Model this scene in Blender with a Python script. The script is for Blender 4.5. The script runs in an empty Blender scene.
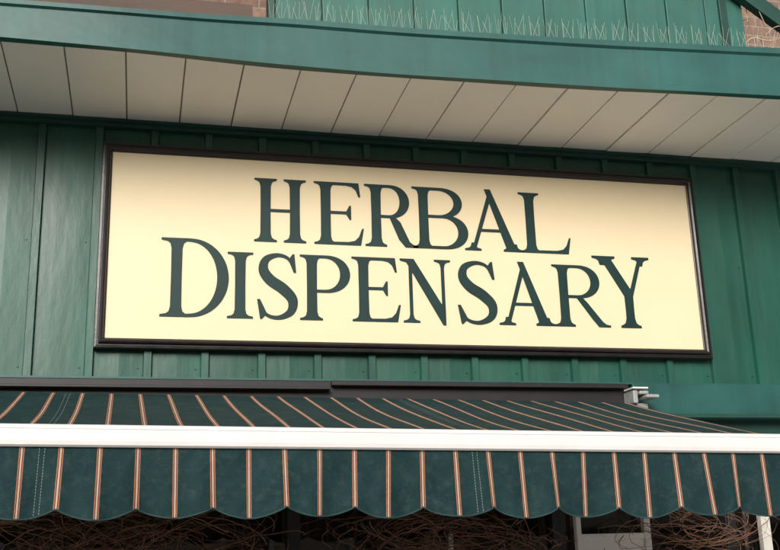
import bpy, bmesh, math, random
import numpy as np
from mathutils import Matrix, Vector
random.seed(7); rng=np.random.RandomState(3)
D=5.67; EYE=1.6
scene=bpy.context.scene
# ---------------------------------------------------------------- helpers
def link(o,parent=None):
    scene.collection.objects.link(o)
    if parent: o.parent=parent
    return o
def empty(name,loc=(0,0,0)):
    e=bpy.data.objects.new(name,None); e.empty_display_size=.2; return link(e)
def mesh(name,v,f,mat,parent=None,smooth=False,bevel=0,uv=None):
    m=bpy.data.meshes.new(name); m.from_pydata([tuple(p) for p in v],[],f); m.update()
    if mat: m.materials.append(mat)
    if smooth:
        for p in m.polygons: p.use_smooth=True
    if uv is not None:
        l=m.uv_layers.new(name='UVMap')
        for lp in m.loops: l.data[lp.index].uv=uv[lp.vertex_index]
    o=bpy.data.objects.new(name,m); link(o,parent)
    if bevel:
        b=o.modifiers.new('b','BEVEL'); b.width=bevel; b.segments=2; b.limit_method='ANGLE'
    return o
BF=[(0,3,2,1),(4,5,6,7),(0,1,5,4),(1,2,6,5),(2,3,7,6),(3,0,4,7)]
def boxv(x0,x1,y0,y1,z0,z1):
    return [(x0,y0,z0),(x1,y0,z0),(x1,y1,z0),(x0,y1,z0),(x0,y0,z1),(x1,y0,z1),(x1,y1,z1),(x0,y1,z1)]
def box(name,x0,x1,y0,y1,z0,z1,mat,parent=None,bevel=.003):
    return mesh(name,boxv(x0,x1,y0,y1,z0,z1),BF,mat,parent,bevel=bevel)
def boxes(name,lst,mat,parent=None,bevel=.003):
    v=[];f=[]
    for b in lst:
        n=len(v); v+=boxv(*b); f+=[tuple(i+n for i in q) for q in BF]
    return mesh(name,v,f,mat,parent,bevel=bevel)
def fixn(o):
    bm=bmesh.new(); bm.from_mesh(o.data); bmesh.ops.recalc_face_normals(bm,faces=bm.faces); bm.to_mesh(o.data); bm.free(); return o
def extrude_x(name,prof,x0,x1,mat,parent=None,nx=1,fn=None,smooth=False):
    v=[];f=[];n=len(prof)
    for i in range(nx+1):
        x=x0+(x1-x0)*i/nx
        for (y,z) in prof:
            v.append((x,)+((y,z) if fn is None else fn(x,y,z)))
    for i in range(nx):
        for k in range(n):
            a=i*n+k;b=i*n+(k+1)%n
            f.append((a,b,b+n,a+n))
    f.append(tuple(range(n))[::-1]); f.append(tuple(nx*n+k for k in range(n)))
    return fixn(mesh(name,v,f,mat,parent,smooth=False))
def tubes(name,paths,mat,parent=None,res=2,taper=False):
    c=bpy.data.curves.new(name,'CURVE'); c.dimensions='3D'; c.bevel_depth=1.0; c.bevel_resolution=res; c.use_fill_caps=True
    for pts,r in paths:
        s=c.splines.new('POLY'); s.points.add(len(pts)-1)
        for i,p in enumerate(pts):
            s.points[i].co=(p[0],p[1],p[2],1); s.points[i].radius=r*(1-.7*i/(len(pts)-1)) if taper else r
    c.materials.append(mat)
    return link(bpy.data.objects.new(name,c),parent)
# ---------------------------------------------------------------- materials
def mat(name,col,rough=.5,var=.15,scale=3,bump=0,bscale=60,metal=0,spec=.5,stretch=(1,1,1),col2=None,dirt=0,streak=0,chips=None,dcol=(.09,.07,.05)):
    m=bpy.data.materials.new(name); m.use_nodes=True; nt=m.node_tree; N=nt.nodes; L=nt.links
    b=N['Principled BSDF']; b.inputs['Roughness'].default_value=rough; b.inputs['Metallic'].default_value=metal
    b.inputs['Specular IOR Level'].default_value=spec
    tc=N.new('ShaderNodeTexCoord'); mp=N.new('ShaderNodeMapping'); mp.inputs['Scale'].default_value=stretch
    L.new(tc.outputs['Object'],mp.inputs['Vector'])
    n=N.new('ShaderNodeTexNoise'); n.inputs['Scale'].default_value=scale; n.inputs['Detail'].default_value=8; n.inputs['Roughness'].default_value=.6
    L.new(mp.outputs[0],n.inputs['Vector'])
    r=N.new('ShaderNodeValToRGB'); r.color_ramp.elements[0].position=.3; r.color_ramp.elements[1].position=.7
    c=np.array(col); c2=np.array(col2) if col2 is not None else np.minimum(c*(1+var),.95)
    r.color_ramp.elements[0].color=(*(c*(1-var)),1); r.color_ramp.elements[1].color=(*c2,1)
    L.new(n.outputs['Fac'],r.inputs['Fac']); out=r.outputs['Color']
    def layer(sc,det,lo,hi,amt,colr,stv=None):
        nonlocal out
        n2=N.new('ShaderNodeTexNoise'); n2.inputs['Scale'].default_value=sc; n2.inputs['Detail'].default_value=det; n2.inputs['Roughness'].default_value=.7
        if stv:
            m2=N.new('ShaderNodeMapping'); m2.inputs['Scale'].default_value=stv; L.new(tc.outputs['Object'],m2.inputs['Vector']); L.new(m2.outputs[0],n2.inputs['Vector'])
        else: L.new(tc.outputs['Object'],n2.inputs['Vector'])
        r2=N.new('ShaderNodeValToRGB'); r2.color_ramp.elements[0].position=lo; r2.color_ramp.elements[1].position=hi
        r2.color_ramp.elements[0].color=(0,0,0,1); r2.color_ramp.elements[1].color=(amt,amt,amt,1)
        L.new(n2.outputs['Fac'],r2.inputs['Fac'])
        mx=N.new('ShaderNodeMix'); mx.data_type='RGBA'; mx.inputs[7].default_value=(*colr,1)
        L.new(r2.outputs['Color'],mx.inputs[0]); L.new(out,mx.inputs[6]); out=mx.outputs[2]
    if streak:
        layer(9,6,.45,.75,streak,tuple(c*.45),(1,1,.05))
        layer(14,6,.52,.8,streak*.5,tuple(np.minimum(c*1.4+.035,.9)),(1,1,.04))
    if dirt:
        layer(28,10,.6,.8,dirt,dcol)
        layer(5,8,.55,.85,dirt*.8,dcol)
    if chips: layer(90,4,.72,.76,.8,chips)
    L.new(out,b.inputs['Base Color'])
    mr=N.new('ShaderNodeMapRange'); mr.inputs['To Min'].default_value=max(rough-.1,.02); mr.inputs['To Max'].default_value=min(rough+.12,1)
    L.new(n.outputs['Fac'],mr.inputs['Value']); L.new(mr.outputs[0],b.inputs['Roughness'])
    if bump:
        n3=N.new('ShaderNodeTexNoise'); n3.inputs['Scale'].default_value=bscale; n3.inputs['Detail'].default_value=5
        L.new(mp.outputs[0],n3.inputs['Vector'])
        bp=N.new('ShaderNodeBump'); bp.inputs['Strength'].default_value=bump; bp.inputs['Distance'].default_value=.01
        L.new(n3.outputs['Fac'],bp.inputs['Height']); L.new(bp.outputs[0],b.inputs['Normal'])
    return m
M_wall=mat('green_cladding_paint',(.009,.076,.052),.40,.28,2.2,bump=.35,bscale=11,stretch=(1,1,.35),dirt=.35,streak=.5,dcol=(.03,.05,.035),chips=(.06,.12,.09))
M_trim=mat('teal_trim_paint',(.012,.082,.072),.45,.22,3,bump=.15,bscale=20,stretch=(.5,1,1),dirt=.4,streak=.4,chips=(.2,.26,.23),dcol=(.05,.06,.045))
M_dtrim=mat('dark_green_paint',(.006,.045,.034),.5,.2,3,dirt=.3)
M_slat=mat('upper_green_slats',(.024,.115,.09),.55,.25,3,stretch=(1,1,.4),dirt=.35,streak=.5)
M_soffit=mat('soffit_vinyl',(.92,.885,.825),.5,.03,1.5,dirt=.10,dcol=(.35,.28,.2))
M_face=mat('cream_sign_face',(.715,.595,.390),.5,.025,1.2,bump=.03,bscale=8,dirt=.08,dcol=(.4,.32,.2),chips=(.5,.4,.26))
M_letter=mat('dark_green_lettering',(.006,.027,.025),.5,.25,5,bump=.05,bscale=30,spec=.3)
M_frame=mat('dark_brown_frame',(.013,.010,.011),.35,.3,10,bump=.1,bscale=60)
M_black=mat('black_steel',(.007,.006,.007),.5,.3,6,dirt=.2)
M_white=mat('white_aluminium',(.70,.69,.68),.35,.04,4,dirt=.25,dcol=(.35,.33,.3))
M_grey=mat('grey_bracket_paint',(.28,.29,.28),.4,.2,20,dirt=.3)
M_wire=mat('spike_wire',(.50,.52,.48),.4,.2,30,metal=.2)
M_twig=mat('dry_twig',(.20,.10,.06),.8,.5,30)
M_vine=mat('bare_vine_bark',(.45,.33,.25),.85,.3,30)
M_wood=mat('weathered_brown_wood',(.09,.06,.045),.75,.35,8,bump=.3,bscale=30,stretch=(.2,1,1),dirt=.4)
M_conc=mat('concrete_pavement',(.52,.50,.46),.85,.10,1.5,bump=.2,bscale=90)
M_kerb=mat('kerb_stone',(.38,.36,.34),.85,.12,3)
M_asph=mat('asphalt',(.08,.08,.08),.9,.2,2,bump=.4,bscale=150)
M_earth=mat('ground_earth',(.2,.19,.15),.9,.2,.5)
M_paint=mat('road_paint',(.75,.75,.72),.7,.08,8)
M_int=mat('interior_wall',(.13,.08,.06),.8,.3,2)
M_shelf=mat('interior_wood',(.16,.09,.055),.6,.3,4,stretch=(.3,1,1))
M_cream=mat('cream_painted_wood',(.62,.59,.53),.6,.06,3,dirt=.2)
M_roof=mat('roof_membrane',(.12,.12,.12),.9,.1,2)
M_screw=mat('screw_head',(.02,.07,.055),.3,.2,20,metal=.3)
def glass():
    m=bpy.data.materials.new('window_glass'); m.use_nodes=True; nt=m.node_tree; N=nt.nodes; L=nt.links
    N.remove(N['Principled BSDF']); o=N['Material Output']
    t=N.new('ShaderNodeBsdfTransparent'); t.inputs[0].default_value=(.75,.8,.78,1)
    g=N.new('ShaderNodeBsdfGlossy'); g.inputs['Roughness'].default_value=.02
    fr=N.new('ShaderNodeFresnel'); fr.inputs[0].default_value=1.55
    mp=N.new('ShaderNodeMath'); mp.operation='MULTIPLY'; mp.inputs[1].default_value=2.6; L.new(fr.outputs[0],mp.inputs[0])
    mx=N.new('ShaderNodeMixShader'); L.new(mp.outputs[0],mx.inputs[0]); L.new(t.outputs[0],mx.inputs[1]); L.new(g.outputs[0],mx.inputs[2]); L.new(mx.outputs[0],o.inputs[0])
    return m
M_glass=glass()
def brick(name,c1,c2,mortar):
    m=bpy.data.materials.new(name); m.use_nodes=True; nt=m.node_tree; N=nt.nodes; L=nt.links; b=N['Principled BSDF']; b.inputs['Roughness'].default_value=.85
    tc=N.new('ShaderNodeTexCoord'); sp=N.new('ShaderNodeSeparateXYZ'); cb=N.new('ShaderNodeCombineXYZ')
    L.new(tc.outputs['Object'],sp.inputs[0]); L.new(sp.outputs[0],cb.inputs[0]); L.new(sp.outputs[2],cb.inputs[1])
    br=N.new('ShaderNodeTexBrick'); br.inputs['Scale'].default_value=1; br.inputs['Brick Width'].default_value=.21; br.inputs['Row Height'].default_value=.072; br.inputs['Mortar Size'].default_value=.006
    br.inputs['Color1'].default_value=(*c1,1); br.inputs['Color2'].default_value=(*c2,1); br.inputs['Mortar'].default_value=(*mortar,1)
    L.new(cb.outputs[0],br.inputs['Vector'])
    n=N.new('ShaderNodeTexNoise'); n.inputs['Scale'].default_value=25; n.inputs['Detail'].default_value=8; L.new(tc.outputs['Object'],n.inputs['Vector'])
    mx=N.new('ShaderNodeMix'); mx.data_type='RGBA'; mx.blend_type='OVERLAY'; mx.inputs[0].default_value=.6
    L.new(br.outputs[0],mx.inputs[6]); L.new(n.outputs['Fac'],mx.inputs[7]); L.new(mx.outputs[2],b.inputs['Base Color'])
    bp=N.new('ShaderNodeBump'); bp.inputs['Strength'].default_value=.6; bp.inputs['Distance'].default_value=.01; bp.invert=True
    L.new(br.outputs['Fac'],bp.inputs['Height']); L.new(bp.outputs[0],b.inputs['Normal'])
    return m
M_brick=brick('brown_brick',(.17,.10,.075),(.23,.145,.105),(.23,.195,.16))
M_brick2=brick('buff_brick',(.33,.27,.2),(.38,.3,.22),(.4,.37,.32))
SP=.1445; SX=-.436
def canvas_mat():
    m=bpy.data.materials.new('striped_canvas'); m.use_nodes=True; nt=m.node_tree; N=nt.nodes; L=nt.links; b=N['Principled BSDF']
    b.inputs['Roughness'].default_value=.8; b.inputs['Specular IOR Level'].default_value=.2
    uv=N.new('ShaderNodeUVMap'); uv.uv_map='UVMap'; sp=N.new('ShaderNodeSeparateXYZ'); L.new(uv.outputs[0],sp.inputs[0])
    def mt(op,a,b_=None,c=None):
        x=N.new('ShaderNodeMath'); x.operation=op
        for i,q in enumerate((a,b_,c)):
            if q is None: continue
            if isinstance(q,(int,float)): x.inputs[i].default_value=q
            else: L.new(q,x.inputs[i])
        return x.outputs[0]
    U=sp.outputs[0]; V=sp.outputs[1]
    nj=N.new('ShaderNodeTexNoise'); nj.inputs['Scale'].default_value=40; L.new(uv.outputs[0],nj.inputs['Vector'])
    Uj=mt('ADD',U,mt('MULTIPLY',mt('SUBTRACT',nj.outputs['Fac'],.5),.0016))
    t=mt('FRACT',mt('ADD',mt('DIVIDE',mt('SUBTRACT',Uj,SX),SP),100.5))
    n=N.new('ShaderNodeTexNoise'); n.inputs['Scale'].default_value=6; n.inputs['Detail'].default_value=10; n.inputs['Roughness'].default_value=.7; L.new(uv.outputs[0],n.inputs['Vector'])
    base=N.new('ShaderNodeValToRGB'); base.color_ramp.elements[0].position=.3; base.color_ramp.elements[1].position=.75
    base.color_ramp.elements[0].color=(.004,.021,.023,1); base.color_ramp.elements[1].color=(.012,.042,.043,1); L.new(n.outputs['Fac'],base.inputs['Fac'])
    col=base.outputs['Color']
    def over(mask,c):
        nonlocal col
        x=N.new('ShaderNodeMix'); x.data_type='RGBA'; L.new(mask,x.inputs[0]); L.new(col,x.inputs[6]); x.inputs[7].default_value=(*c,1); col=x.outputs[2]
    def band(src,c,h): return mt('COMPARE',src,c,h)
    over(band(t,.5,.068),(.38,.15,.08))
    over(band(t,.5,.044),(.07,.02,.02))
    over(band(t,.5,.022),(.48,.37,.28))
    dash=mt('GREATER_THAN',mt('FRACT',mt('MULTIPLY',V,80)),.35)
    for xs in (-.372,-.352,1.372,1.392,-2.1,-2.08):
        over(mt('MULTIPLY',mt('MULTIPLY',band(U,xs,.0009),dash),.4),(.6,.62,.6))
    n4=N.new('ShaderNodeTexNoise'); n4.inputs['Scale'].default_value=18; n4.inputs['Detail'].default_value=10; n4.inputs['Roughness'].default_value=.8; L.new(uv.outputs[0],n4.inputs['Vector'])
    over(mt('MULTIPLY',mt('MAXIMUM',mt('SUBTRACT',n4.outputs['Fac'],.5),0.0),.4),(.3,.33,.31))
    L.new(col,b.inputs['Base Color'])
    w1=N.new('ShaderNodeTexNoise'); w1.inputs['Scale'].default_value=9; w1.inputs['Detail'].default_value=4; L.new(uv.outputs[0],w1.inputs['Vector'])
    w2=N.new('ShaderNodeTexNoise'); w2.inputs['Scale'].default_value=250; L.new(uv.outputs[0],w2.inputs['Vector'])
    bp=N.new('ShaderNodeBump'); bp.inputs['Strength'].default_value=.6; bp.inputs['Distance'].default_value=.02
    L.new(mt('ADD',w1.outputs['Fac'],mt('MULTIPLY',w2.outputs['Fac'],.2)),bp.inputs['Height']); L.new(bp.outputs[0],b.inputs['Normal'])
    return m
M_canvas=canvas_mat()
# ---------------------------------------------------------------- camera (eye height, looking up at the sign)
cam=bpy.data.cameras.new('camera'); co=bpy.data.objects.new('camera',cam); link(co)
right=Vector((.9730,-.2288,-.0300)); up=Vector((-.0343,-.2720,.9617)); back=Vector((-.2282,-.9347,-.2725))
R=Matrix((right,up,back)).transposed().to_4x4(); R.translation=Vector((0,-D,EYE)); co.matrix_world=R
cam.sensor_width=36; cam.lens=48.23; cam.clip_end=2000; cam.clip_start=.05; scene.camera=co
# ---------------------------------------------------------------- building
B=empty('shop_building')
XL,XR=-5.0,8.5
ZW0=2.645; ZS=EYE+2.525
RP=.31; R0=.03
pts=[(XL,.06)]; ribs=[]
k=math.floor((XL-R0)/RP)+1
while R0+k*RP<XR-.1:
    c=R0+k*RP+.004*math.sin(k*5.1); ribs.append(c)
    pts+=[(c-.026,.06),(c-.019,.036),(c+.019,.036),(c+.026,.06)]
    pts+=[(c+.10,.058),(c+.155,.0565+.0015*math.sin(k*2.2)),(c+.21,.058)]
    k+=1
pts.append((XR,.06))
v=[];f=[]
for z in (ZW0,ZS):
    for (x,y) in pts: v.append((x,y,z))
n=len(pts)
for i in range(n-1): f.append((i,i+1,n+i+1,n+i))
mesh('green_cladding',v,f,M_wall,B)
bm=bmesh.new()
for c in ribs:
    for z in (ZW0+.05,ZS-.1,3.4):
        mtx=Matrix.Translation((c-.05,.056,z))@Matrix.Rotation(math.pi/2,4,'X')
        bmesh.ops.create_cone(bm,cap_ends=True,segments=8,radius1=.005,radius2=.0035,depth=.006,matrix=mtx)
me=bpy.data.meshes.new('cladding_screws'); bm.to_mesh(me); bm.free(); me.materials.append(M_screw); link(bpy.data.objects.new('cladding_screws',me),B)
box('cladding_backing',XL,XR,.065,.2,ZW0+.002,ZS+.15,M_dtrim,B)
extrude_x('soffit_moulding',[(.06,ZS-.002),(.0,ZS-.002),(.0,ZS-.018),(.02,ZS-.024),(.02,ZS-.045),(.06,ZS-.05)],XL,XR,M_dtrim,B)
extrude_x('cladding_base_flashing',[(.03,ZW0-.012),(.03,ZW0-.001),(.1,ZW0-.001),(.1,ZW0-.012)],XL,XR,M_trim,B)
FX=[-5,-2.5,-.715,-.02,.35,.64,1.1,1.84,2.6,3.48,5.5,8.5]
FD=[4.79,4.79,4.80,4.815,4.84,4.857,4.855,4.837,4.80,4.745,4.65,4.6]
FT=[2.60,2.66,2.715,2.735,2.755,2.777,2.785,2.79,2.80,2.81,2.84,2.86]
def sm(x,A):
    return float(np.mean([np.interp(x+d,FX,A) for d in np.linspace(-.18,.18,9)]))
def fy(x): return sm(x,FD)-D
def fasc(x,y,z):
    h=sm(x,FT)-2.525
    return (fy(x)+y+.0018*math.sin(x*6.1), ZS+ (z*h if z>=0 else z)+.0012*math.sin(x*4.3+y*50))
P=[(0,-.012),(-.014,-.012),(-.014,.07),(-.004,.09),(-.004,.84),(-.020,.88),(-.020,1.0),(.05,1.0),(.05,.2),(.03,-.012)]
extrude_x('eave_fascia',P,XL,XR,M_trim,B,nx=220,fn=fasc)
v=[];f=[]
SW=.295; S0=-.426
k=math.floor((XL-S0)/SW)
while S0+k*SW<XR:
    a=S0+k*SW+.004; b=a+SW-.008
    ja=.003*math.sin(k*3.3); jb=.003*math.sin(k*5.7+1)
    ya,yb=fy(a)+.03,fy(b)+.03
    n=len(v)
    v+=[(a,.064,ZS+ja),(b,.064,ZS+jb),(b,yb,ZS+jb),(a,ya,ZS+ja),
        (a,.064,ZS+.012),(b,.064,ZS+.012),(b,yb,ZS+.012),(a,ya,ZS+.012)]
    f+=[(n,n+1,n+2,n+3),(n+4,n+7,n+6,n+5),(n,n+3,n+7,n+4),(n+1,n+5,n+6,n+2)]
    k+=1
mesh('soffit_boards',v,f,M_soffit,B,bevel=.002)
M_gap=mat('soffit_joint',(.3,.27,.23),.8,.2,5)
box('soffit_backing',XL,XR,-.8,.064,ZS+.013,ZS+.03,M_gap,B,bevel=0)
v=[];f=[]
for i in range(101):
    x=XL+(XR-XL)*i/100; zt=ZS+sm(x,FT)-2.525
    v+=[(x,fy(x)+.045,zt-.01),(x,.1,zt-.01)]
for i in range(100): f.append((2*i,2*i+2,2*i+3,2*i+1))
mesh('eave_roof',v,f,M_roof,B)
boxes('upper_brick_wall',[(XL,XR,.1,.3,ZS+.14,7.4)],M_brick,B,bevel=0)
YS=-.45
sl=[]; x=.66 
while x<3.40:
    j=.003*math.sin(x*40); sl.append((x,x+.262,YS+j,YS+.02,ZS+.2,5.5)); x+=.27
boxes('green_slat_screen',sl,M_slat,B,bevel=.004)
boxes('slat_screen_frame',[(.62,.655,YS-.02,YS+.1,ZS+.2,5.5),(3.45,3.5,YS-.02,YS+.1,ZS+.2,5.5),(.62,3.5,YS+.022,YS+.05,ZS+.2,5.48),(.6,3.52,YS-.03,YS+.1,5.5,5.58)],M_dtrim,B)
extrude_x('ledge_timber',[(-.78,ZS+.15),(-.78,ZS+.342),(-.77,ZS+.35),(-.70,ZS+.35),(-.70,ZS+.15)],-5,.50,M_wood,B)
v=boxv(-.05,.05,-.03,.03,-.5,.5); br=mesh('diagonal_bracket',v,BF,M_dtrim,B,bevel=.004); br.location=(3.62,-.5,5.02); br.rotation_euler=(0,math.radians(-55),0)
box('black_beam_web',XL,2.84,.03,.11,2.45,ZW0-.013,M_black,B)
box('black_beam_flange',XL,1.02,-.03,.03,2.575,2.59,M_black,B)
box('black_beam_lip',1.03,2.80,-.02,.03,2.60,2.628,M_black,B)
box('green_header_panel',2.86,XR,.02,.11,2.43,ZW0-.013,M_trim,B)
box('header_panel_trim',2.86,XR,.0,.02,2.43,2.455,M_dtrim,B)
YG=.14
box('shop_header',XL,XR,.112,.22,2.2,2.63,M_dtrim,B)
muls=[-5,-3.4,-1.55,.83,2.35,3.45,4.6,6.5,8.44]
boxes('window_mullions',[(x-.035,x+.035,YG-.05,YG+.05,.45,2.2) for x in muls],M_black,B)
box('window_sill',XL,XR,.05,.26,.40,.45,M_dtrim,B)
box('stall_riser',XL,XR,.1,.24,0,.40,M_wall,B)
boxes('window_head',[(XL,XR,YG-.04,YG+.04,2.13,2.197)],M_black,B)
mesh('shop_glass',[(XL,YG,.45),(XR,YG,.45),(XR,YG,2.13),(XL,YG,2.13)],[(0,1,2,3)],M_glass,B)
boxes('interior_room',[(XL,XR,4.5,4.6,0,3),(XL,XR,.3,4.5,2.9,3.0),(XL-.1,XL,.2,4.5,0,3),(XR,XR+.1,.2,4.5,0,3),(XL,XR,.26,4.5,.0,.05)],M_int,B,bevel=0)
sh=[]
for xx in (-3,-.5,2,4.5): 
    for zz in (.5,.95,1.4,1.85): sh.append((xx,xx+1.8,4.15,4.48,zz,zz+.03))
    sh+= [(xx-.03,xx,4.15,4.48,.05,2.2),(xx+1.8,xx+1.83,4.15,4.48,.05,2.2)]
boxes('interior_shelves',sh,M_shelf,B)
boxes('building_shell',[(XL-.1,XL,.24,5,3.0,7.4),(XR,XR+.1,.24,5,3.0,7.4),(XL,XR,.3,5,7.3,7.4),(XL,XR,4.9,5,0,7.3)],M_brick,B,bevel=0)
boxes('cream_frame',[(2.44,2.47,.04,.085,.5,2.12),(2.86,2.90,.04,.085,.5,2.12),(2.47,2.86,.045,.08,1.74,1.77),(2.47,2.86,.045,.08,.5,.56),(1.69,1.71,.05,.08,.46,1.79),(3.62,3.68,.04,.085,.5,2.12)],M_cream,B)
box('half_blind',2.47,2.86,.055,.062,.57,1.74,M_cream,B,bevel=0)
# ---------------------------------------------------------------- sign
S=empty('shop_sign')
x0,x1=-.0451*D,.6002*D; z0,z1=EYE+.2099*D,EYE+.4187*D
def frame(name,prof,m):
    v=[];f=[];n=len(prof)
    for (o,y) in prof:
        v+=[(x0+o,y,z0+o),(x1-o,y,z0+o),(x1-o,y,z1-o),(x0+o,y,z1-o)]
    for i in range(n-1):
        for k in range(4):
            a=4*i+k;b=4*i+(k+1)%4; f.append((a,b,b+4,a+4))
    return fixn(mesh(name,v,f,m,S))
frame('frame',[(0.002,.055),(0,.0),(.004,-.008),(.016,-.010),(.018,-.004),(.024,-.004),(.028,-.022),(.036,-.027),(.046,-.022),(.052,-.008),(.056,-.006),(.058,.02),(.004,.02)],M_frame)
box('sign_board',x0+.02,x1-.02,.0,.018,z0+.02,z1-.02,M_face,S,bevel=0)
class G:
    def __init__(s): s.p=[]
    def poly(s,pts): s.p.append(('P',np.array(pts,float)))
    def stroke(s,pts):
        P=np.array(pts,float); out=[]
        Q=np.vstack([2*P[0]-P[1],P,2*P[-1]-P[-2]])
        for i in range(1,len(Q)-2):
            for t in np.linspace(0,1,7)[:-1]:
                a,b,c,d=Q[i-1],Q[i],Q[i+1],Q[i+2]
                out.append(.5*((2*b)+(-a+c)*t+(2*a-5*b+4*c-d)*t*t+(-a+3*b-3*c+d)*t**3))
        out.append(P[-1]); s.p.append(('S',np.array(out)))
    def serif(s,cx,w,y,d,l,r):
        h=w/2
        s.poly([(cx-l,y),(cx-l,y+d*.032),(cx-h-.045,y+d*.046),(cx-h-.015,y+d*.07),(cx-h,y+d*.13),(cx+h,y+d*.13),(cx+h+.015,y+d*.07),(cx+h+.045,y+d*.046),(cx+r,y+d*.032),(cx+r,y)])
    def stem(s,cx,w,y0=0,y1=1,l=.16,r=.16,bot=True,top=True):
        h=w/2
        s.poly([(cx-h,y0),(cx+h,y0),(cx+h*.95,(y0+y1)/2),(cx+h,y1),(cx-h,y1),(cx-h*.95,(y0+y1)/2)])
        if bot: s.serif(cx,w,y0,1,l,r)
        if top: s.serif(cx,w,y1,-1,l,r)
    def ev(s,X,Y):
        F=np.full(X.shape,9.)
        for t,A in s.p:
            if t=='P':
                n=len(A); d=np.full(X.shape,1e9); sg=np.ones(X.shape)
                for i in range(n):
                    j=i-1; e=A[j]-A[i]; wx=X-A[i][0]; wy=Y-A[i][1]
                    q=np.clip((wx*e[0]+wy*e[1])/(e@e+1e-12),0,1)
                    d=np.minimum(d,(wx-e[0]*q)**2+(wy-e[1]*q)**2)
                    c1=Y>=A[i][1]; c2=Y<A[j][1]; c3=e[0]*wy>e[1]*wx
                    fl=(c1&c2&c3)|(~c1&~c2&~c3); sg=np.where(fl,-sg,sg)
                F=np.minimum(F,sg*np.sqrt(d))
            else:
                for i in range(len(A)-1):
                    a,b=A[i],A[i+1]; e=b[:2]-a[:2]; wx=X-a[0]; wy=Y-a[1]
                    q=np.clip((wx*e[0]+wy*e[1])/(e@e+1e-12),0,1)
                    F=np.minimum(F,np.hypot(wx-e[0]*q,wy-e[1]*q)-(a[2]+(b[2]-a[2])*q)/2)
        return F
TK=.158
def arm_bot(g,c,w):
    g.poly([(c,0),(w-.05,0),(w,.27),(w-.03,.27),(w-.08,.14),(w-.14,.076),(w-.24,.052),(c,.048)])
def gH(g,w):
    g.stem(.17,TK,l=.17,r=.17); g.stem(w-.17,TK,l=.17,r=.17); g.poly([(.17,.47),(w-.17,.47),(w-.17,.52),(.17,.52)])
def gE(g,w):
    g.stem(.18,TK,l=.18,r=.1); arm_bot(g,.18,w)
    g.poly([(.18,1),(w-.07,1),(w-.045,.77),(w-.076,.77),(w-.12,.88),(w-.18,.932),(w-.27,.95),(.18,.95)])
    g.poly([(.18,.536),(w-.27,.536),(w-.22,.63),(w-.193,.63),(w-.193,.4),(w-.22,.4),(w-.27,.486),(.18,.486)])
def gL(g,w): g.stem(.18,TK,l=.18,r=.17); arm_bot(g,.18,w)
def gI(g,w): g.stem(w/2,TK,l=w/2,r=w/2)
def bowl(g,c,xr,yt,yb,t=.155,thin=.05,st=.40):
    # straight thin run, then a half ellipse whose stroke swells at the side
    ym=(yt+yb)/2; ry=(yt-yb-thin)/2; xc=c+(xr-c)*st; rx=xr-t/2-xc
    pts=[(c,yt-thin/2,thin),((c+xc)/2,yt-thin/2,thin)]
    for a in np.linspace(90,-90,13):
        r=math.radians(a); s_=math.cos(r)
        pts.append((xc+rx*s_,ym+ry*math.sin(r)*(1-.0*s_),thin+(t-thin)*s_**1.7))
    pts+=[((c+xc)/2,yb+thin/2,thin),(c,yb+thin/2,thin)]
    g.stroke(pts)
def gR(g,w):
    g.stem(.18,TK,l=.18); bowl(g,.18,.68*w/.8+.02,1,.46)
    g.poly([(.34,.49),(.47,.49),(.56,.40),(w-.11,.09),(w-.05,.045),(w+.02,.034),(w+.02,0),(w-.18,0),(w-.28,.12),(.39,.46)])
def gB(g,w):
    g.stem(.18,TK,l=.18,r=.1); bowl(g,.18,w-.08,1,.5,.14); bowl(g,.18,w,.55,0,.165,st=.45)
def gP(g,w):
    g.stem(.18,TK,l=.18); bowl(g,.18,w,1,.42,st=.36)
def gD(g,w):
    g.stem(.19,.136,l=.19,r=.1); bowl(g,.19,w,1,0,.142,.045,st=.25)
def gA(g,w):
    xa=.46*w; xl=.14*w; xr=w-.17
    g.poly([(xa-.085,1.02),(xa+.02,1.02),(xr+.085,0),(xr-.085,0),(xa-.05,.92)])
    g.poly([(xa-.02,.97),(xa+.02,.86),(xl+.035,0),(xl-.03,0)])
    def xx(y): return xl+(xa-xl)*y
    g.poly([(xx(.3),.31),(xa+(xr-xa)*.69,.31),(xa+(xr-xa)*.66,.36),(xx(.36),.36)])
    g.serif(xl,.06,0,1,.14,.13); g.serif(xr,.15,0,1,.15,.17)
def gN(g,w):
    g.poly([(.114,0),(.170,0),(.170,.9),(.114,.95)]); g.serif(.142,.056,0,1,.13,.13)
    g.poly([(w-.160,.0),(w-.104,.0),(w-.104,1),(w-.160,1)]); g.serif(w-.132,.056,1,-1,.13,.13)
    g.poly([(-.02,1),(.20,1),(w-.104,.20),(w-.104,-.03),(w-.152,-.03),(.13,.855),(.08,.94),(-.02,.965)])
def gS(g,w):
    g.stroke([(.86*w,.80,.04),(.72*w,.935,.052),(.48*w,.973,.067),(.23*w,.90,.11),(.175*w,.74,.148),(.33*w,.59,.167),(.62*w,.46,.17),(.83*w,.30,.152),(.79*w,.12,.115),(.52*w,.027,.067),(.24*w,.07,.052),(.09*w,.24,.04)])
    g.poly([(.84*w,1.0),(.88*w,1.0),(.92*w,.71),(.86*w,.71),(.74*w,.91)])
    g.poly([(.10*w,0),(.14*w,0),(.26*w,.08),(.10*w,.3),(.03*w,.3)])
def gY(g,w):
    c=.60*w
    g.stem(c,.132,0,.47,l=.15,r=.15,top=False)
    g.poly([(c-.066,.44),(c+.066,.44),(c+.035,.54),(.22*w+.075,1),(.22*w-.075,1)])
    g.poly([(c-.01,.42),(c+.066,.44),(.86*w+.03,1),(.86*w-.03,1)])
    g.serif(.22*w,.14,1,-1,.18,.16); g.serif(.86*w,.056,1,-1,.13,.13)
T1,B1=.3896,.3215; T2,B2=.3097,.2418
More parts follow.
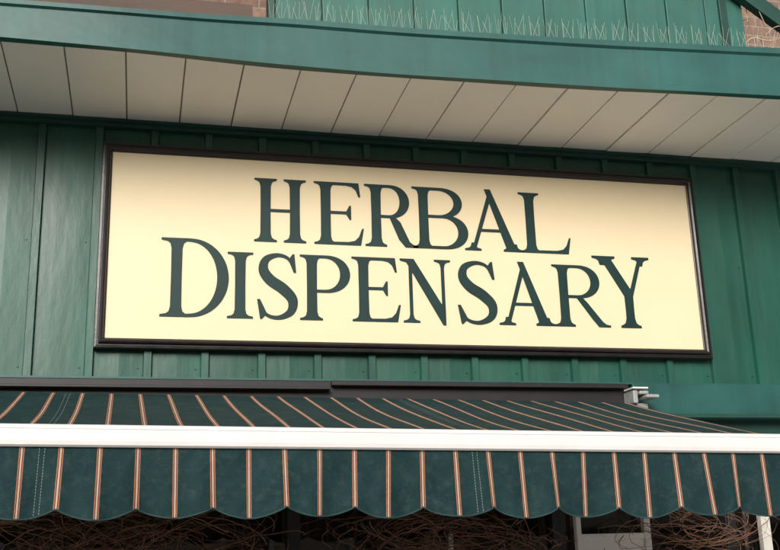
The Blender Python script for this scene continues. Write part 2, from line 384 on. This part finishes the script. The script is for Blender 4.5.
LET=[(gH,.1050,.1580,B1,T1),(gE,.1660,.2180,B1,T1),(gR,.2190,.2740,B1,T1),(gB,.2700,.3305,B1,T1),(gA,.3265,.3905,B1,T1),(gL,.3885,.4460,B1,T1),
 (gD,.0146,.0805,B2,.3219),(gI,.0790,.1045,B2,T2),(gS,.1070,.1510,B2,T2),(gP,.1510,.2025,B2,T2),(gE,.2040,.2545,B2,T2),(gN,.2560,.3090,B2,T2),(gS,.3135,.3605,B2,T2),(gA,.3600,.4215,B2,T2),(gR,.4210,.4830,B2,T2),(gY,.4680,.5345,B2,.3214)]
V=[];F=[]
for fn,a,b,za,zb in LET:
    h=(zb-za)*D; w=(b-a)/(zb-za); g=G(); fn(g,w)
    st=.0078
    xs=np.arange(-.08,w+.1,st); ys=np.arange(-.06,1.07,st)
    X,Y=np.meshgrid(xs,ys,indexing='ij'); f_=g.ev(X,Y)
    ids={}
    def vid(key,x,y):
        if key not in ids:
            ids[key]=len(V); V.append((a*D+x*h,-.0025,EYE+za*D+y*h))
        return ids[key]
    ins=f_<0
    act=np.argwhere(ins[:-1,:-1]|ins[1:,:-1]|ins[1:,1:]|ins[:-1,1:])
    for i,j in act:
        cs=[(i,j),(i+1,j),(i+1,j+1),(i,j+1)]; poly=[]
        for q in range(4):
            c0=cs[q]; c1=cs[(q+1)%4]
            if ins[c0]: poly.append(vid(c0,xs[c0[0]],ys[c0[1]]))
            if ins[c0]!=ins[c1]:
                t=f_[c0]/(f_[c0]-f_[c1]); key=tuple(sorted([c0,c1]))
                poly.append(vid(key,xs[c0[0]]+(xs[c1[0]]-xs[c0[0]])*t,ys[c0[1]]+(ys[c1[1]]-ys[c0[1]])*t))
        if len(poly)>=3: F.append(tuple(poly))
mesh('lettering',V,F,M_letter,S)
# ---------------------------------------------------------------- awning
A=empty('awning')
AX0,AX1=-2.7,2.76
def zc(x): return 2.1395-.0125*x
YB=-1.42
nx=220; ny=14; v=[];f=[];uv=[]
for i in range(nx+1):
    s=i/nx
    for j in range(ny+1):
        t=j/ny
        x=AX0+(AX1-AX0)*s+ (.07*t*s)
        z=(2.528-.010*x)*(1-t)+(zc(x)+.040)*t - .009*math.sin(math.pi*t) + (.005*math.sin(x*9+t*3)+.005*math.sin(x*3.7+1-t*2))*math.sin(math.pi*t)
        y=-.10*(1-t)+(YB+.02)*t
        v.append((x,y,z)); uv.append((AX0+(AX1-AX0)*s+.02*s*t,t*1.4+5))
for i in range(nx):
    for j in range(ny):
        a=i*(ny+1)+j; f.append((a,a+1,a+ny+2,a+ny+1))
mesh('canvas',v,f,M_canvas,A,smooth=True,uv=uv)
VX1=2.93; nx=700; ny=10; v=[];f=[];uv=[]
for i in range(nx+1):
    x=AX0+(VX1-AX0)*i/nx
    ph=((x-(SX+SP))/(2*SP))%1.0
    sc=.042*(1-math.sin(math.pi*ph)**.8)
    top=zc(x)-.036; bot=zc(x)-.318+sc+.004*math.sin(x*2.3)+.003*math.sin(x*11)
    for j in range(ny+1):
        t=j/ny; z=top+(bot-top)*t
        y=YB+.005+ t*(.020*math.sin(x*7.0+.6)+.014*math.sin(x*17+1.1)+.008*math.sin(x*43+math.sin(x*5)))- .006*t
        v.append((x+.006*t*math.sin(x*5)+.003*t*math.sin(x*23),y,z)); uv.append((x,-t*.29))
for i in range(nx):
    for j in range(ny):
        a=i*(ny+1)+j; f.append((a,a+1,a+ny+2,a+ny+1))
mesh('valance',v,f,M_canvas,A,smooth=True,uv=uv)
M_pipe=mat('dark_piping',(.01,.04,.04),.7,.2,20)
hp=[v[i*(ny+1)+ny] for i in range(nx+1)]
tubes('hem_piping',[(hp,.0035)],M_pipe,A,res=1)
def tilt(x,y,z): return (y,zc(x)+z)
prof=[(YB+.04,-.043),(YB-.008,-.043),(YB-.018,-.036),(YB-.021,-.02),(YB-.021,.018),(YB-.017,.021),(YB-.017,.024),(YB-.020,.027),(YB-.016,.038),(YB-.006,.044),(YB+.04,.044)]
extrude_x('front_bar',prof,AX0-.05,3.02,M_white,A,nx=4,fn=tilt)
tubes('roller_tube',[([(AX0,-.05,2.49+.027),(AX1+.03,-.05,2.49-.027)],.035)],M_dtrim,A,res=6)
boxes('wall_bracket_plates',[(2.80,2.83,-.10,.03,2.50,2.578),(2.832,2.89,-.12,.02,2.55,2.570),(2.86,2.94,-.15,-.03,2.525,2.545),(2.835,2.91,-.06,.0,2.47,2.505)],M_grey,A,bevel=.006)
boxes('bracket_cap',[(2.79,2.89,-.12,.0,2.582,2.592)],M_white,A,bevel=.003)
arm=[]
for (xa,sx) in ((2.6,-1),(-2.4,1)):
    arm.append(([(xa,-.05,2.42),(xa+sx*.55,-.75,2.24)],.018)); arm.append(([(xa+sx*.55,-.75,2.24),(xa+sx*.05,YB+.03,zc(xa)-.01)],.016))
tubes('folding_arms',arm,M_white,A,res=4)
# ---------------------------------------------------------------- bird spikes
paths=[]; x=.60; i=0
while x<3.5:
    zt=ZS+sm(x,FT)-2.525; yy=fy(x)+.01
    for q in (-1,1,0):
        a=q*.20+random.gauss(0,.08); bb=(.5 if i%2 else -.5)*(q!=0)+random.gauss(0,.1); L_=random.uniform(.105,.135)
        b0=Vector((x+q*.003,yy,zt-.002))
        paths.append(([b0,b0+Vector((math.sin(a)*L_,math.sin(bb)*L_*.6,math.cos(a)*L_))],.0006))
    x+=.048+random.gauss(0,.002); i+=1
tubes('bird_spikes',paths,M_wire,None,res=0)
# ---------------------------------------------------------------- vines / twigs
def wander(p,d,n,step,turn,bias=Vector((0,0,0))):
    pts=[Vector(p)]; d=Vector(d).normalized()
    for i in range(n):
        d=(d+Vector((random.gauss(0,turn),random.gauss(0,turn*.5),random.gauss(0,turn)))+bias).normalized()
        pts.append(pts[-1]+d*step)
    return pts
paths=[]
for i in range(34):
    p=(random.uniform(3.55,4.5),random.uniform(-.55,-.35),random.uniform(4.5,4.95))
    paths.append((wander(p,(random.uniform(-1,.8),0,random.uniform(-.3,1)),14,.035,.3),random.uniform(.002,.0045)))
paths.append(([(3.9,.06,4.2),(3.95,-.2,4.5),(4.0,-.45,4.7),(4.1,-.45,5.3)],.012))
tubes('bare_vine',paths,M_vine,None,res=1,taper=True)
def garland(name,xa,xb,zc0,n,amp):
    paths=[]
    for i in range(n):
        cx=random.uniform(xa,xb); rx=random.uniform(.15,.5); rz=random.uniform(.06,amp); a0=random.uniform(0,6.28); sp_=random.uniform(1.2,3.5)
        cy=random.uniform(-.06,.03); cz=zc0+random.uniform(-.10,.04); tl=random.uniform(-.4,.4)
        pts=[];wx=0;wz=0
        for k in range(20):
            wx+=random.gauss(0,.004); wz+=random.gauss(0,.005)
            a=a0+sp_*k/19; px=rx*math.cos(a)+wx; pz=rz*math.sin(a)+wz
            pts.append((cx+px,cy+.03*math.sin(a*2+i),cz+pz+tl*px))
        paths.append((pts,random.uniform(.001,.0036)))
        b0=Vector(pts[random.randint(3,16)])
        paths.append((wander(b0,(random.gauss(0,1),random.gauss(0,.2),random.gauss(0,.7)),5,.02,.25),.0013))
    tubes(name,paths,M_twig,None,res=0,taper=True)
garland('twig_garland',-.6,.4,1.80,150,.17)
garland('twig_garland.001',1.25,1.95,1.80,115,.15)
garland('twig_garland.002',2.98,3.3,1.80,50,.15)
# ---------------------------------------------------------------- ground, road, opposite side
def sheet(name,x0,x1,y0,y1,z,m): return mesh(name,[(x0,y0,z),(x1,y0,z),(x1,y1,z),(x0,y1,z)],[(0,1,2,3)],m)
sheet('ground',-400,400,-400,400,-.16,M_earth)
box('pavement',-60,60,-6.9,.1,-.15,0,M_conc)
box('kerb',-60,60,-7.06,-6.903,-.15,.003,M_kerb)
sheet('road',-120,120,-16,-7.06,-.15,M_asph)
rm=[]
for k in range(-15,16): rm.append((k*4,k*4+2,-11.6,-11.48,-.149,-.146))
boxes('road_marking',rm,M_paint,None,bevel=0)
box('kerb.001',-60,60,-16.16,-16,-.15,.003,M_kerb)
box('pavement.001',-60,60,-19,-16.163,-.15,0,M_conc)
def facade(x0,x1,h,m,wc):
    O=empty('brick_building')
    boxes('walls',[(x0,x1,-27,-19,0,h)],m,O,bevel=0)
    wins=[];fr=[]
    n=int((x1-x0)/2.4)
    for fl in range(int(h//3)):
        for i in range(n):
            cx=x0+(i+.5)*(x1-x0)/n; z=fl*3+ .9
            fr.append((cx-.6,cx+.6,-19,-18.95,z-.08,z+1.6)); wins.append((cx-.5,cx+.5,-18.95,-18.93,z,z+1.5))
    boxes('window_frames',fr,wc,O); boxes('window_panes',wins,M_black,O)
    box('cornice',x0,x1,-19,-18.6,h-.3,h+.05,wc,O)
facade(-16,-2,6.2,M_brick,M_cream); facade(-1.99,7,5.6,M_brick2,M_cream); facade(7.01,20,6.4,M_brick2,M_dtrim)
# ---------------------------------------------------------------- light: hazy bright daylight
EL=math.radians(23)
w=bpy.data.worlds.new("World"); scene.world=w; w.use_nodes=True
nt=w.node_tree; bg=nt.nodes['Background']; sk=nt.nodes.new('ShaderNodeTexSky'); sk.sky_type='NISHITA'; sk.sun_disc=False
sk.sun_elevation=EL; sk.sun_rotation=math.radians(180+22); sk.dust_density=4; sk.air_density=1.0; sk.ozone_density=1
hs=nt.nodes.new('ShaderNodeHueSaturation'); hs.inputs['Saturation'].default_value=.4
nt.links.new(sk.outputs[0],hs.inputs['Color']); nt.links.new(hs.outputs[0],bg.inputs[0]); bg.inputs[1].default_value=.15
sun=bpy.data.lights.new('sun','SUN'); sun.energy=2.8; sun.angle=math.radians(28); sun.color=(1,.955,.895)
so=bpy.data.objects.new('sun',sun); link(so)
dirv=Vector((-math.sin(math.radians(22))*math.cos(EL),-math.cos(math.radians(22))*math.cos(EL),math.sin(EL)))
so.rotation_euler=dirv.to_track_quat('Z','Y').to_euler()
scene.view_settings.view_transform='Standard'; scene.view_settings.look='None'; scene.view_settings.exposure=0
